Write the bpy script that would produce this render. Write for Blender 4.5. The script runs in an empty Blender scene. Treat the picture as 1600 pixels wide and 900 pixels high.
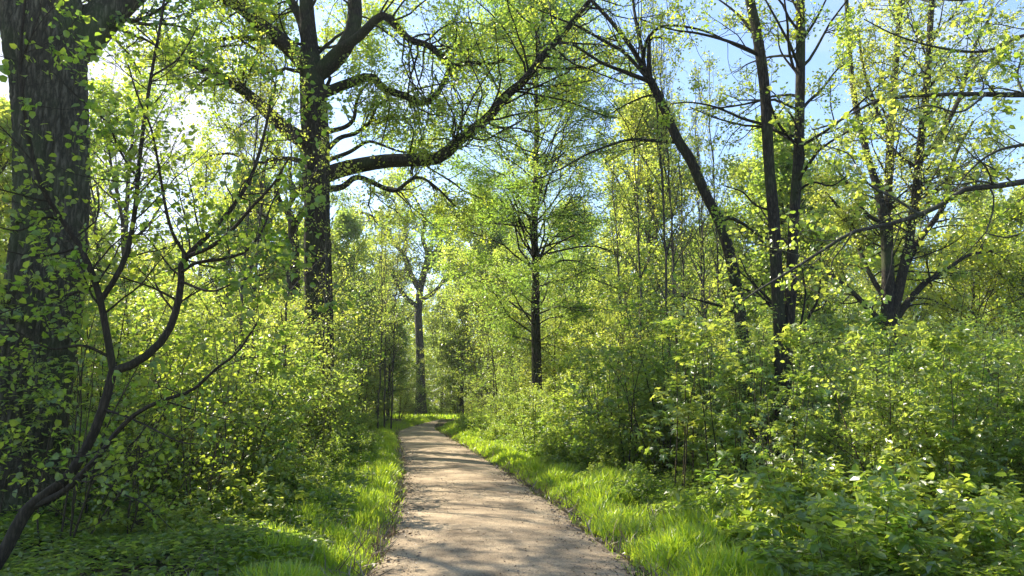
import bpy, math
import numpy as np
from mathutils import Vector

# ------------------------------------------------------------------ camera, world, sun, exposure
scene = bpy.context.scene
PITCH = math.radians(8.5)
F = 1156.0                       # focal length in photo pixels (1600 wide)
CAM_H = 1.6
cam_d = bpy.data.cameras.new('camera'); cam = bpy.data.objects.new('camera', cam_d)
scene.collection.objects.link(cam)
cam_d.sensor_width = 36.0; cam_d.lens = 36.0 * F / 1600.0
cam_d.clip_start = 0.05; cam_d.clip_end = 2000
cam.location = (0, 0, CAM_H); cam.rotation_euler = (math.pi / 2 + PITCH, 0, 0)
scene.camera = cam

SUN_AZ = math.radians(58)        # to the left of the view direction
SUN_EL = math.radians(43)
sun_vec = Vector((-math.sin(SUN_AZ) * math.cos(SUN_EL), math.cos(SUN_AZ) * math.cos(SUN_EL), math.sin(SUN_EL)))
sd = bpy.data.lights.new('sun', 'SUN'); sd.energy = 5.0; sd.angle = math.radians(0.55); sd.color = (1.0, 0.92, 0.78)
sun = bpy.data.objects.new('sun', sd); scene.collection.objects.link(sun)
sun.rotation_euler = sun_vec.to_track_quat('Z', 'Y').to_euler()

world = bpy.data.worlds.new('World'); scene.world = world; world.use_nodes = True
wn, wl = world.node_tree.nodes, world.node_tree.links
bg = wn['Background']; bg.inputs['Strength'].default_value = 0.13
sky = wn.new('ShaderNodeTexSky'); sky.sky_type = 'NISHITA'; sky.sun_disc = False
sky.sun_elevation = SUN_EL; sky.sun_rotation = -SUN_AZ
sky.air_density = 1.0; sky.dust_density = .8; sky.ozone_density = 3.0
tc = wn.new('ShaderNodeTexCoord')
mp = wn.new('ShaderNodeMapping'); mp.inputs['Scale'].default_value = (1.0, 1.0, 2.2)
nz = wn.new('ShaderNodeTexNoise'); nz.inputs['Scale'].default_value = 3.2; nz.inputs['Detail'].default_value = 7
nz.inputs['Roughness'].default_value = 0.6
dp = wn.new('ShaderNodeVectorMath'); dp.operation = 'DOT_PRODUCT'
dv = Vector((-0.62, 0.72, 0.32)).normalized(); dp.inputs[1].default_value = dv
mr = wn.new('ShaderNodeMapRange'); mr.inputs['From Min'].default_value = 0.90; mr.inputs['From Max'].default_value = 1.0
mr.inputs['To Min'].default_value = 0.0; mr.inputs['To Max'].default_value = 0.42
ad = wn.new('ShaderNodeMath'); ad.operation = 'ADD'
cr = wn.new('ShaderNodeMapRange'); cr.interpolation_type = 'SMOOTHSTEP'
cr.inputs['From Min'].default_value = 0.54; cr.inputs['From Max'].default_value = 0.82
cr.inputs['To Max'].default_value = 0.92
mx = wn.new('ShaderNodeMix'); mx.data_type = 'RGBA'
mx.inputs['B'].default_value = (3.2, 3.35, 3.8, 1)
wl.new(tc.outputs['Generated'], mp.inputs['Vector']); wl.new(mp.outputs[0], nz.inputs['Vector'])
wl.new(tc.outputs['Generated'], dp.inputs[0]); wl.new(dp.outputs['Value'], mr.inputs['Value'])
wl.new(nz.outputs['Fac'], ad.inputs[0]); wl.new(mr.outputs[0], ad.inputs[1]); wl.new(ad.outputs[0], cr.inputs['Value'])
wl.new(cr.outputs[0], mx.inputs['Factor']); wl.new(sky.outputs[0], mx.inputs['A']); wl.new(mx.outputs['Result'], bg.inputs['Color'])

vs = scene.view_settings
scene.display_settings.display_device = 'sRGB'
vs.view_transform = 'Standard'; vs.look = 'None'; vs.gamma = 1.0; vs.use_curve_mapping = False
vs.exposure = 1.45
cy = scene.cycles
cy.max_bounces = 9; cy.diffuse_bounces = 7; cy.glossy_bounces = 2; cy.transmission_bounces = 7; cy.transparent_max_bounces = 4
cy.use_denoising = True
cy.caustics_reflective = False; cy.caustics_refractive = False
cy.sample_clamp_indirect = 8.0
scene.render.use_persistent_data = False

# ------------------------------------------------------------------ photo geometry helpers
ct, st = math.cos(PITCH), math.sin(PITCH)
def W(x, y, d):
    """photo pixel (x, y) seen at forward distance d -> world point"""
    u = -(y - 450.0) / F; r = (x - 800.0) / F
    Y = ct - st * u; Z = st + ct * u
    s = d / Y
    return np.array([r * s, d, CAM_H + Z * s])
def G(x, y):
    """photo pixel on the ground"""
    u = -(y - 450.0) / F; r = (x - 800.0) / F
    Y = ct - st * u; Z = st + ct * u
    s = -CAM_H / Z
    return np.array([r * s, Y * s])
def px_r(px, d): return px * d / F

# ------------------------------------------------------------------ geometry accumulators
def nrm(v): return v / np.maximum(np.linalg.norm(v, axis=-1, keepdims=True), 1e-9)

class Geo:
    def __init__(self): self.V = []; self.L = []; self.C = []; self.A = []; self.n = 0
    def add(self, V, faces, var=None):
        """V (n,3); faces (m,k) index array; var (m,)"""
        V = np.asarray(V, np.float32).reshape(-1, 3); f = np.asarray(faces, np.int32)
        self.V.append(V); self.L.append((f + self.n).ravel()); self.C.append(np.full(len(f), f.shape[1], np.int32))
        self.A.append(np.zeros(len(f), np.float32) if var is None else np.asarray(var, np.float32))
        self.n += len(V)
    def mesh(self, name, mat, base=(0, 0, 0), smooth=False):
        me = bpy.data.meshes.new(name)
        if not self.V: return me
        V = np.concatenate(self.V) - np.asarray(base, np.float32)
        L = np.concatenate(self.L); C = np.concatenate(self.C); A = np.concatenate(self.A)
        me.vertices.add(len(V)); me.vertices.foreach_set('co', V.astype(np.float32).ravel())
        me.loops.add(len(L)); me.loops.foreach_set('vertex_index', L)
        me.polygons.add(len(C))
        me.polygons.foreach_set('loop_start', np.concatenate([[0], np.cumsum(C)[:-1]]).astype(np.int32))
        me.polygons.foreach_set('use_smooth', np.full(len(C), smooth))
        me.update(calc_edges=True)
        at = me.attributes.new('var', 'FLOAT', 'FACE'); at.data.foreach_set('value', A)
        me.materials.append(mat)
        return me

def tubes(g, P, R, S=5, cap=False):
    """P (M,K,3), R (M,K): M tubes"""
    P = np.asarray(P, float); R = np.asarray(R, float)
    M, K, _ = P.shape
    if M == 0: return
    T = np.empty_like(P)
    T[:, 1:-1] = P[:, 2:] - P[:, :-2]; T[:, 0] = P[:, 1] - P[:, 0]; T[:, -1] = P[:, -1] - P[:, -2]
    T = nrm(T)
    ref = np.where(np.abs(T[:, 0, 2:3]) > 0.8, np.array([[1., 0, 0]]), np.array([[0, 0, 1.]]))
    N = np.empty_like(P); n = ref
    for k in range(K):
        n = nrm(n - (n * T[:, k]).sum(-1, keepdims=True) * T[:, k]); N[:, k] = n
    B = np.cross(T, N)
    a = np.arange(S) * 2 * math.pi / S
    V = P[:, :, None] + R[:, :, None, None] * (N[:, :, None] * np.cos(a)[None, None, :, None] + B[:, :, None] * np.sin(a)[None, None, :, None])
    i = np.arange(M)[:, None, None] * K * S; k = np.arange(K - 1)[None, :, None] * S; s = np.arange(S)[None, None, :]; s2 = (s + 1) % S
    f = np.stack([i + k + s, i + k + s2, i + k + S + s2, i + k + S + s], -1).reshape(-1, 4)
    g.add(V, f)

TPL = {
 'rhomb': (np.array([[0, 0, 0], [.5, .33, .04], [1, 0, -.06], [.5, -.33, .04]]), [(0, 1, 2, 3)]),
 'ellipse': (np.array([[0, 0, 0], [.3, .30, .07], [.72, .25, .05], [1, 0, -.08], [.72, -.25, .05], [.3, -.30, .07]]), [(0, 3, 2, 1), (0, 5, 4, 3)]),
 'heart': (np.array([[0, 0, 0], [.5, 0, .03], [1.0, 0, -.12], [.05, .34, .07], [.48, .42, .10], [.80, .20, .0], [.05, -.34, .07], [.48, -.42, .10], [.80, -.20, .0]]),
           [(0, 1, 4, 3), (1, 2, 5, 4), (0, 6, 7, 1), (1, 7, 8, 2)]),
}
def _maple():
    v = [(0.35, 0, 0.03)]; out = []
    for ang, r, z in [(180, .35, 0), (-150, .42, -.02), (-118, .50, -.10), (-85, .26, .03), (-55, .62, -.10), (-28, .28, .03), (0, .70, -.14),
                      (28, .28, .03), (55, .62, -.10), (85, .26, .03), (118, .50, -.10), (150, .42, -.02)]:
        v.append((0.35 + r * math.cos(math.radians(ang)), r * math.sin(math.radians(ang)), z))
    f = [(0, 1, 2, 3), (0, 3, 4, 4), (0, 4, 5, 6), (0, 6, 7, 8), (0, 8, 9, 10), (0, 10, 11, 11), (0, 11, 12, 1)]
    f = [(0, 1, 2, 3), (0, 3, 4, 5), (0, 5, 6, 7), (0, 7, 8, 9), (0, 9, 10, 11), (0, 11, 12, 1)]
    return np.array(v), f
TPL['maple'] = _maple()
def _grass():
    v = []; w = [.5, .42, .26, 0.03]; xs = [0, .4, .75, 1.0]; zs = [0, .06, .22, .42]
    for x, ww, z in zip(xs, w, zs): v += [(x, ww * .05, -z), (x, -ww * .05, -z)]
    return np.array(v), [(0, 1, 3, 2), (2, 3, 5, 4), (4, 5, 7, 6)]
TPL['grass'] = _grass()

def leaves(g, rng, pos, dirs, size, tpl='rhomb', flat=0.5, var=None, wid=1.0):
    M = len(pos)
    if M == 0: return
    T, fc = TPL[tpl]
    fc = np.array(fc)
    d = nrm(dirs)
    n = nrm(np.array([0, 0, 1.0]) * flat + rng.normal(0, 1, (M, 3)) * (1 - flat))
    n = nrm(n - (n * d).sum(-1, keepdims=True) * d + 1e-4)
    s = np.cross(n, d) * (np.asarray(wid)[:, None] if np.ndim(wid) else wid)
    V = pos[:, None] + size[:, None, None] * (T[None, :, 0:1] * d[:, None] + T[None, :, 1:2] * s[:, None] + T[None, :, 2:3] * n[:, None])
    k = len(T)
    f = (np.arange(M)[:, None, None] * k + fc[None]).reshape(-1, fc.shape[1])
    v = rng.random(M) if var is None else var
    g.add(V, f, np.repeat(v, len(fc)))

# ------------------------------------------------------------------ branching
def resample(pts, K):
    """Catmull-Rom through pts (n, c), K samples"""
    p = np.asarray(pts, float)
    p = np.vstack([2 * p[0] - p[1], p, 2 * p[-1] - p[-2]])
    out = []
    for i in range(1, len(p) - 2):
        for t in np.linspace(0, 1, 8, endpoint=False):
            a, b, c, d = p[i - 1], p[i], p[i + 1], p[i + 2]
            out.append(0.5 * (2 * b + (c - a) * t + (2 * a - 5 * b + 4 * c - d) * t * t + (3 * b - a - 3 * c + d) * t ** 3))
    out.append(p[-2]); out = np.array(out)
    s = np.concatenate([[0], np.cumsum(np.linalg.norm(np.diff(out[:, :3], axis=0), axis=1))])
    q = np.linspace(0, s[-1], K)
    return np.stack([np.interp(q, s, out[:, j]) for j in range(out.shape[1])], 1)

def wander(rng, start, dirs, L, K, wig, up):
    M = len(start); P = np.empty((M, K, 3)); P[:, 0] = start; d = nrm(dirs); step = (L / (K - 1))[:, None]
    for k in range(1, K):
        d = d + rng.normal(0, wig, (M, 3)); d[:, 2] += up; d = nrm(d)
        P[:, k] = P[:, k - 1] + d * step
    return P

def plen(P): return np.linalg.norm(np.diff(P, axis=1), axis=2).sum(1)

def spawn(rng, P, R, n, u0=.2, u1=1., lenf=.5, ang=50, angv=12, wig=.12, up=.02, K=6, rf=.6, flat=1.0, lmin=0, lmax=1e9, taper=.3, ulen=.5):
    M, K0, _ = P.shape
    cnt = np.broadcast_to(np.asarray(n), (M,)).astype(int)
    par = np.repeat(np.arange(M), cnt); m = len(par)
    u = rng.uniform(u0, u1, m)
    x = u * (K0 - 1); i = np.minimum(x.astype(int), K0 - 2); fr = (x - i)[:, None]
    start = P[par, i] * (1 - fr) + P[par, i + 1] * fr
    r = (R[par, i] * (1 - fr[:, 0]) + R[par, i + 1] * fr[:, 0])
    t = nrm(P[par, i + 1] - P[par, i])
    q = rng.normal(0, 1, (m, 3)); q[:, 2] *= flat; q = nrm(q - (q * t).sum(-1, keepdims=True) * t)
    a = np.radians(rng.normal(ang, angv, m))[:, None]
    d = np.cos(a) * t + np.sin(a) * q
    if flat < 1: d[:, 2] *= (0.35 + 0.65 * flat)
    L = np.clip(plen(P)[par] * lenf * (1 - ulen * u) * rng.uniform(.6, 1.25, m), lmin, lmax)
    Q = wander(rng, start, d, L, K, wig, up)
    r0 = np.minimum(r * rf, r * .95)
    RR = r0[:, None] * np.linspace(1, taper, K)[None]
    return Q, RR

def leaf_on(rng, g, P, per, size, tpl='rhomb', flat=.5, spread=.04, u0=.15, sv=.3, droop=-.1, var=None, wid=1.0):
    M, K, _ = P.shape
    par = np.repeat(np.arange(M), per); m = len(par)
    u = rng.uniform(u0, 1, m); x = u * (K - 1); i = np.minimum(x.astype(int), K - 2); fr = (x - i)[:, None]
    p = P[par, i] * (1 - fr) + P[par, i + 1] * fr + rng.normal(0, spread, (m, 3))
    t = nrm(P[par, i + 1] - P[par, i])
    d = t * .5 + rng.normal(0, .6, (m, 3)); d[:, 2] = d[:, 2] * (1 - flat * .7) + droop
    v = None
    if var is not None: v = np.clip(var[par] + rng.normal(0, .18, m), 0, 1)
    leaves(g, rng, p, d, size * rng.uniform(1 - sv, 1 + sv, m), tpl, flat, v, wid)

# ------------------------------------------------------------------ materials
def newmat(name):
    m = bpy.data.materials.new(name); m.use_nodes = True
    nt = m.node_tree; nt.nodes.clear()
    return m, nt.nodes, nt.links

def leaf_mat(name, c0, c1, tr0, tr1, tmix=.5, gloss=.06):
    """c0..c1 reflected colour range, tr0..tr1 colour of light coming through the leaf"""
    m, n, l = newmat(name)
    out = n.new('ShaderNodeOutputMaterial')
    at = n.new('ShaderNodeAttribute'); at.attribute_name = 'var'
    oi = n.new('ShaderNodeObjectInfo')
    mm = n.new('ShaderNodeMath'); mm.operation = 'MULTIPLY_ADD'; mm.inputs[1].default_value = 0.5; mm.inputs[2].default_value = -0.25
    l.new(oi.outputs['Random'], mm.inputs[0])
    a2 = n.new('ShaderNodeMath'); a2.operation = 'ADD'; a2.use_clamp = True
    l.new(at.outputs['Fac'], a2.inputs[0]); l.new(mm.outputs[0], a2.inputs[1])
    def mix(a, b):
        x = n.new('ShaderNodeMix'); x.data_type = 'RGBA'; x.inputs['A'].default_value = (*a, 1); x.inputs['B'].default_value = (*b, 1)
        l.new(a2.outputs[0], x.inputs['Factor']); return x.outputs['Result']
    df = n.new('ShaderNodeBsdfDiffuse'); tl = n.new('ShaderNodeBsdfTranslucent')
    l.new(mix(c0, c1), df.inputs['Color']); l.new(mix(tr0, tr1), tl.inputs['Color'])
    ms = n.new('ShaderNodeMixShader'); ms.inputs[0].default_value = tmix
    l.new(df.outputs[0], ms.inputs[1]); l.new(tl.outputs[0], ms.inputs[2])
    gl = n.new('ShaderNodeBsdfGlossy'); gl.inputs['Roughness'].default_value = .38; gl.inputs['Color'].default_value = (1, 1, 1, 1)
    m2 = n.new('ShaderNodeMixShader'); m2.inputs[0].default_value = gloss
    l.new(ms.outputs[0], m2.inputs[1]); l.new(gl.outputs[0], m2.inputs[2]); l.new(m2.outputs[0], out.inputs['Surface'])
    return m

def bark_mat(name, dark, light, scale=1.0, moss=0.0, bump=.5):
    m, n, l = newmat(name)
    out = n.new('ShaderNodeOutputMaterial'); b = n.new('ShaderNodeBsdfPrincipled')
    b.inputs['Roughness'].default_value = .9; b.inputs['Specular IOR Level'].default_value = .2
    tc = n.new('ShaderNodeTexCoord'); mp = n.new('ShaderNodeMapping'); mp.inputs['Scale'].default_value = (14 * scale, 14 * scale, 2.8 * scale)
    l.new(tc.outputs['Object'], mp.inputs[0])
    nz = n.new('ShaderNodeTexNoise'); nz.inputs['Scale'].default_value = 1.6; nz.inputs['Detail'].default_value = 6; nz.inputs['Roughness'].default_value = .65
    l.new(mp.outputs[0], nz.inputs['Vector'])
    vo = n.new('ShaderNodeTexVoronoi'); vo.inputs['Scale'].default_value = 1.2; vo.feature = 'DISTANCE_TO_EDGE'
    vd = n.new('ShaderNodeVectorMath'); vd.operation = 'MULTIPLY_ADD'; vd.inputs[1].default_value = (1.6, 1.6, 1.6)
    l.new(nz.outputs['Color'], vd.inputs[0]); l.new(mp.outputs[0], vd.inputs[2]); l.new(vd.outputs[0], vo.inputs['Vector'])
    mu = n.new('ShaderNodeMath'); mu.operation = 'MULTIPLY'; l.new(nz.outputs['Fac'], mu.inputs[0]); l.new(vo.outputs['Distance'], mu.inputs[1])
    r = n.new('ShaderNodeValToRGB'); e = r.color_ramp.elements
    e[0].position = .02; e[0].color = (*dark, 1); e[1].position = .32; e[1].color = (*light, 1)
    l.new(mu.outputs[0], r.inputs[0])
    n2 = n.new('ShaderNodeTexNoise'); n2.inputs['Scale'].default_value = 1.3; n2.inputs['Detail'].default_value = 5
    l.new(tc.outputs['Object'], n2.inputs['Vector'])
    r2 = n.new('ShaderNodeMapRange'); r2.inputs['From Min'].default_value = .48; r2.inputs['From Max'].default_value = .68; r2.inputs['To Max'].default_value = moss
    l.new(n2.outputs['Fac'], r2.inputs['Value'])
    mx = n.new('ShaderNodeMix'); mx.data_type = 'RGBA'; mx.inputs['B'].default_value = (.06, .085, .025, 1)
    l.new(r2.outputs[0], mx.inputs['Factor']); l.new(r.outputs[0], mx.inputs['A']); l.new(mx.outputs['Result'], b.inputs['Base Color'])
    bp = n.new('ShaderNodeBump'); bp.inputs['Strength'].default_value = bump; bp.inputs['Distance'].default_value = .03
    l.new(mu.outputs[0], bp.inputs['Height']); l.new(bp.outputs[0], b.inputs['Normal'])
    l.new(b.outputs[0], out.inputs['Surface'])
    return m

M_OAKBARK = bark_mat('old_oak_bark', (.04, .035, .022), (.205, .18, .125), 1.0, .6, .9)
M_BARK = bark_mat('dark_bark', (.018, .015, .011), (.105, .088, .066), 1.2, .5, .8)
M_GREYBARK = bark_mat('grey_bark', (.05, .045, .04), (.17, .155, .135), 1.0, .45)
M_TWIG = bark_mat('twig_bark', (.03, .023, .016), (.10, .078, .055), 2.0, .1, .2)
M_STEM = bark_mat('sapling_stem_bark', (.045, .035, .02), (.15, .115, .07), 2.0, .25, .2)

L_OAK = leaf_mat('young_oak_leaves', (.10, .16, .018), (.17, .17, .02), (.50, .74, .05), (.78, .86, .07), .6)
L_BEECH = leaf_mat('beech_leaves', (.06, .115, .022), (.12, .155, .03), (.40, .62, .07), (.66, .76, .10), .56)
L_MAPLE = leaf_mat('maple_leaves', (.06, .13, .018), (.12, .17, .022), (.42, .63, .06), (.72, .78, .10), .54, .08)
L_HAZEL = leaf_mat('hazel_leaves', (.045, .095, .018), (.10, .14, .025), (.30, .50, .04), (.62, .74, .06), .56, .04)
L_PALE = leaf_mat('pale_spring_leaves', (.09, .15, .025), (.15, .18, .03), (.50, .70, .08), (.76, .80, .10), .56)
L_GOLD = leaf_mat('golden_leaves', (.18, .21, .012), (.24, .24, .012), (.64, .80, .03), (.82, .86, .03), .55)
L_HERB = leaf_mat('herb_leaves', (.055, .105, .018), (.135, .165, .028), (.34, .54, .05), (.62, .74, .09), .5, .04)
L_GRASS = leaf_mat('grass_blades', (.08, .17, .014), (.18, .24, .025), (.44, .76, .03), (.78, .88, .06), .52, .04)
L_BRIGHT = leaf_mat('bright_leaves', (.09, .16, .025), (.17, .21, .04), (.46, .68, .06), (.74, .80, .10), .52, .06)
M_LITTER = leaf_mat('dead_leaves', (.10, .065, .035), (.28, .22, .15), (.10, .06, .03), (.2, .14, .07), .15, .05)

# ------------------------------------------------------------------ thing helpers
COL = scene.collection
def props(o, label, cat, group=None):
    o['label'] = label; o['category'] = cat
    if group: o['group'] = group
def thing(name, base, label, cat, group=None):
    o = bpy.data.objects.new(name, None); COL.objects.link(o); o.location = base; o.empty_display_size = .2
    props(o, label, cat, group); return o
def part(root, name, g, mat, smooth=False, label=None):
    me = g.mesh(name, mat, root.location, smooth)
    o = bpy.data.objects.new(name, me); COL.objects.link(o); o.parent = root
    if label: o['label'] = label
    return o
def stuff(name, g, mat, kind, smooth=False, label=None, cat=None):
    o = bpy.data.objects.new(name, g.mesh(name, mat, (0, 0, 0), smooth)); COL.objects.link(o); o['kind'] = kind
    if label: o['label'] = label; o['category'] = cat
    return o
def copy_thing(src, loc, rz, sc, label, group):
    r = src.copy(); COL.objects.link(r); r.location = loc; r.rotation_euler = (0, 0, rz); r.scale = sc if hasattr(sc, '__len__') else (sc,) * 3
    r['label'] = label; r['group'] = group
    for ch in src.children:
        c = ch.copy(); COL.objects.link(c); c.parent = r
    return r

# ------------------------------------------------------------------ path outline on the ground (world metres)
left_px = [(585, 905), (600, 870), (618, 830), (630, 790), (634, 750), (630, 710), (625, 690), (623, 675), (628, 664), (645, 657.5)]
right_px = [(995, 905), (945, 860), (880, 805), (825, 765), (775, 730), (738, 707), (700, 684), (680, 671), (682, 662), (705, 655.5)]
LE = np.array([G(*p) for p in left_px]); RE = np.array([G(*p) for p in right_px])
LE = np.vstack([[LE[0][0] - .05, -8], [LE[0][0] - .02, 3], LE]); RE = np.vstack([[RE[0][0] + .0, -8], [RE[0][0] + .02, 3], RE])
LE = np.vstack([LE, [2, 62], [14, 66], [30, 67]]); RE = np.vstack([RE, [3, 58.5], [14, 62], [30, 63.5]])
def xl(y): return np.interp(y, LE[:10, 1], LE[:10, 0])
def xr(y): return np.interp(y, RE[:10, 1], RE[:10, 0])

# ------------------------------------------------------------------ ground
def hnoise(x, y):
    return (np.sin(x * .9 + 1.3 * np.sin(y * .37)) * np.cos(y * .7 + np.sin(x * .5)) * .05 + np.sin(x * 2.3 + y * 1.7) * .02 + np.sin(y * 3.1 - x * 1.9) * .015)
def hground(x, y):
    off = np.maximum(np.maximum(xl(y) - x, x - xr(y)), 0)
    f = np.clip((off - .15) / 1.5, 0, 1); f = f * f * (3 - 2 * f)
    far = np.clip((70 - y) / 15, 0, 1) 
    return f * far * (.03 + hnoise(x, y)) 
def axis(lo, hi, near, dn, grow=1.12):
    a = [0.0]; s = dn
    while a[-1] < hi:
        a.append(a[-1] + s)
        if a[-1] > near: s *= grow
    b = [0.0]; s = dn
    while b[-1] > lo:
        b.append(b[-1] - s)
        if -b[-1] > min(near, -lo): s *= grow
    return np.array(b[1:][::-1] + a)
gx = axis(-900, 900, 14, .25); gy = axis(-300, 1500, 60, .3)
X, Y = np.meshgrid(gx, gy)
Z = np.where((np.abs(X) < 60) & (Y < 80), hground(X, Y), 0.0)
g = Geo(); nx, ny = len(gx), len(gy)
i, j = np.meshgrid(np.arange(nx - 1), np.arange(ny - 1)); b0 = (j * nx + i).ravel()
g.add(np.stack([X, Y, Z], -1).reshape(-1, 3), np.stack([b0, b0 + 1, b0 + nx + 1, b0 + nx], 1))
m, n, l = newmat('forest_floor')
out = n.new('ShaderNodeOutputMaterial'); b = n.new('ShaderNodeBsdfPrincipled'); b.inputs['Roughness'].default_value = .95; b.inputs['Specular IOR Level'].default_value = .1
tc = n.new('ShaderNodeTexCoord')
n1 = n.new('ShaderNodeTexNoise'); n1.inputs['Scale'].default_value = 22; n1.inputs['Detail'].default_value = 8; n1.inputs['Roughness'].default_value = .7
n2 = n.new('ShaderNodeTexNoise'); n2.inputs['Scale'].default_value = .8; n2.inputs['Detail'].default_value = 5
l.new(tc.outputs['Object'], n1.inputs['Vector']); l.new(tc.outputs['Object'], n2.inputs['Vector'])
r1 = n.new('ShaderNodeValToRGB'); r1.color_ramp.elements[0].position = .3; r1.color_ramp.elements[0].color = (.03, .022, .013, 1); r1.color_ramp.elements[1].position = .75; r1.color_ramp.elements[1].color = (.13, .095, .06, 1)
l.new(n1.outputs['Fac'], r1.inputs[0])
r2 = n.new('ShaderNodeMapRange'); r2.inputs['From Min'].default_value = .4; r2.inputs['From Max'].default_value = .6; r2.inputs['To Max'].default_value = .7; l.new(n2.outputs['Fac'], r2.inputs['Value'])
mx2 = n.new('ShaderNodeMix'); mx2.data_type = 'RGBA'; mx2.inputs['B'].default_value = (.05, .085, .02, 1)
l.new(r2.outputs[0], mx2.inputs['Factor']); l.new(r1.outputs[0], mx2.inputs['A']); l.new(mx2.outputs['Result'], b.inputs['Base Color'])
bp = n.new('ShaderNodeBump'); bp.inputs['Strength'].default_value = .8; bp.inputs['Distance'].default_value = .04; l.new(n1.outputs['Fac'], bp.inputs['Height']); l.new(bp.outputs[0], b.inputs['Normal'])
l.new(b.outputs[0], out.inputs['Surface'])
stuff('ground', g, m, 'structure', True)

# gravel path sheet with uneven edges
rng = np.random.default_rng(11)
K = 520
def dense(E):
    s = np.concatenate([[0], np.cumsum(np.linalg.norm(np.diff(E, axis=0), axis=1))])
    E3 = resample(np.c_[E, np.zeros(len(E))], K)
    return E3[:, :2]
Ld, Rd = dense(LE), dense(RE)
cross = nrm(np.c_[Rd - Ld, np.zeros(K)])[:, :2]
jit = lambda seed: sum(np.sin(np.arange(K) * f + p) * a for f, p, a in [(.31 + seed * .03, seed, .035), (.83, 2 * seed, .025), (2.1, seed, .02)])
Lj = Ld - cross * jit(1.0)[:, None] - cross * .03; Rj = Rd + cross * jit(2.3)[:, None] + cross * .03
NC = 9; t = np.linspace(0, 1, NC)
PX = Lj[:, None] * (1 - t)[None, :, None] + Rj[:, None] * t[None, :, None]
crown = .012 + .035 * (1 - (2 * t - 1) ** 2)
PV = np.concatenate([PX, np.broadcast_to(crown[None, :, None], (K, NC, 1)) + np.sin(PX[..., :1] * 3) * .004 * np.sin(PX[..., 1:2] * 1.7)], -1)
i, j = np.meshgrid(np.arange(NC - 1), np.arange(K - 1)); b0 = (j * NC + i).ravel()
g = Geo(); g.add(PV.reshape(-1, 3), np.stack([b0, b0 + 1, b0 + NC + 1, b0 + NC], 1))
m, n, l = newmat('gravel_path')
out = n.new('ShaderNodeOutputMaterial'); b = n.new('ShaderNodeBsdfPrincipled'); b.inputs['Roughness'].default_value = .92; b.inputs['Specular IOR Level'].default_value = .15
tc = n.new('ShaderNodeTexCoord')
v1 = n.new('ShaderNodeTexVoronoi'); v1.inputs['Scale'].default_value = 75; l.new(tc.outputs['Object'], v1.inputs['Vector'])
n1 = n.new('ShaderNodeTexNoise'); n1.inputs['Scale'].default_value = 1.3; n1.inputs['Detail'].default_value = 8; n1.inputs['Roughness'].default_value = .62; l.new(tc.outputs['Object'], n1.inputs['Vector'])
n3 = n.new('ShaderNodeTexNoise'); n3.inputs['Scale'].default_value = 60; n3.inputs['Detail'].default_value = 5; n3.inputs['Roughness'].default_value = .75; l.new(tc.outputs['Object'], n3.inputs['Vector'])
r1 = n.new('ShaderNodeValToRGB'); e = r1.color_ramp.elements; e[0].position = .36; e[0].color = (.23, .18, .122, 1); e[1].position = .64; e[1].color = (.48, .385, .26, 1); l.new(n1.outputs['Fac'], r1.inputs[0])
r3 = n.new('ShaderNodeValToRGB'); e = r3.color_ramp.elements; e[0].position = .3; e[0].color = (.42, .40, .38, 1); e[1].position = .72; e[1].color = (1.35, 1.32, 1.3, 1); l.new(n3.outputs['Fac'], r3.inputs[0])
mu = n.new('ShaderNodeMix'); mu.data_type = 'RGBA'; mu.blend_type = 'MULTIPLY'; mu.inputs['Factor'].default_value = 1; l.new(r1.outputs[0], mu.inputs['A']); l.new(r3.outputs[0], mu.inputs['B'])
r4 = n.new('ShaderNodeValToRGB'); e = r4.color_ramp.elements; e[0].position = 0; e[0].color = (.8, .8, .8, 1); e[1].position = 1; e[1].color = (1.15, 1.13, 1.1, 1); l.new(v1.outputs['Color'], r4.inputs[0])
mu2 = n.new('ShaderNodeMix'); mu2.data_type = 'RGBA'; mu2.blend_type = 'MULTIPLY'; mu2.inputs['Factor'].default_value = 1; l.new(mu.outputs['Result'], mu2.inputs['A']); l.new(r4.outputs[0], mu2.inputs['B'])
l.new(mu2.outputs['Result'], b.inputs['Base Color'])
hh = n.new('ShaderNodeMath'); hh.operation = 'SUBTRACT'; l.new(n3.outputs['Fac'], hh.inputs[0]); l.new(v1.outputs['Distance'], hh.inputs[1])
bp = n.new('ShaderNodeBump'); bp.inputs['Strength'].default_value = .7; bp.inputs['Distance'].default_value = .008; l.new(hh.outputs[0], bp.inputs['Height']); l.new(bp.outputs[0], b.inputs['Normal'])
l.new(b.outputs[0], out.inputs['Surface'])
M_GRAVEL = m
stuff('path', g, m, 'structure', True)

# ------------------------------------------------------------------ hero trees
def limb_poly(pts, d0, d1, r0, r1, K=22, dmid=None):
    """pts photo pixels, depth d0->d1, radius in photo pixels -> (K,3), (K,)"""
    pts = np.asarray(pts, float); n = len(pts)
    s = np.concatenate([[0], np.cumsum(np.linalg.norm(np.diff(pts, axis=0), axis=1))]); s /= s[-1]
    dd = d0 + (d1 - d0) * s
    if dmid is not None: dd = dd + dmid * np.sin(s * math.pi)
    q = np.array([[*W(x, y, d), r0 + (r1 - r0) * t] for (x, y), d, t in zip(pts, dd, s)])
    q = resample(q, K)
    return q[:, :3], np.maximum(q[:, 3], .3) * q[:, 1] / F

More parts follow.
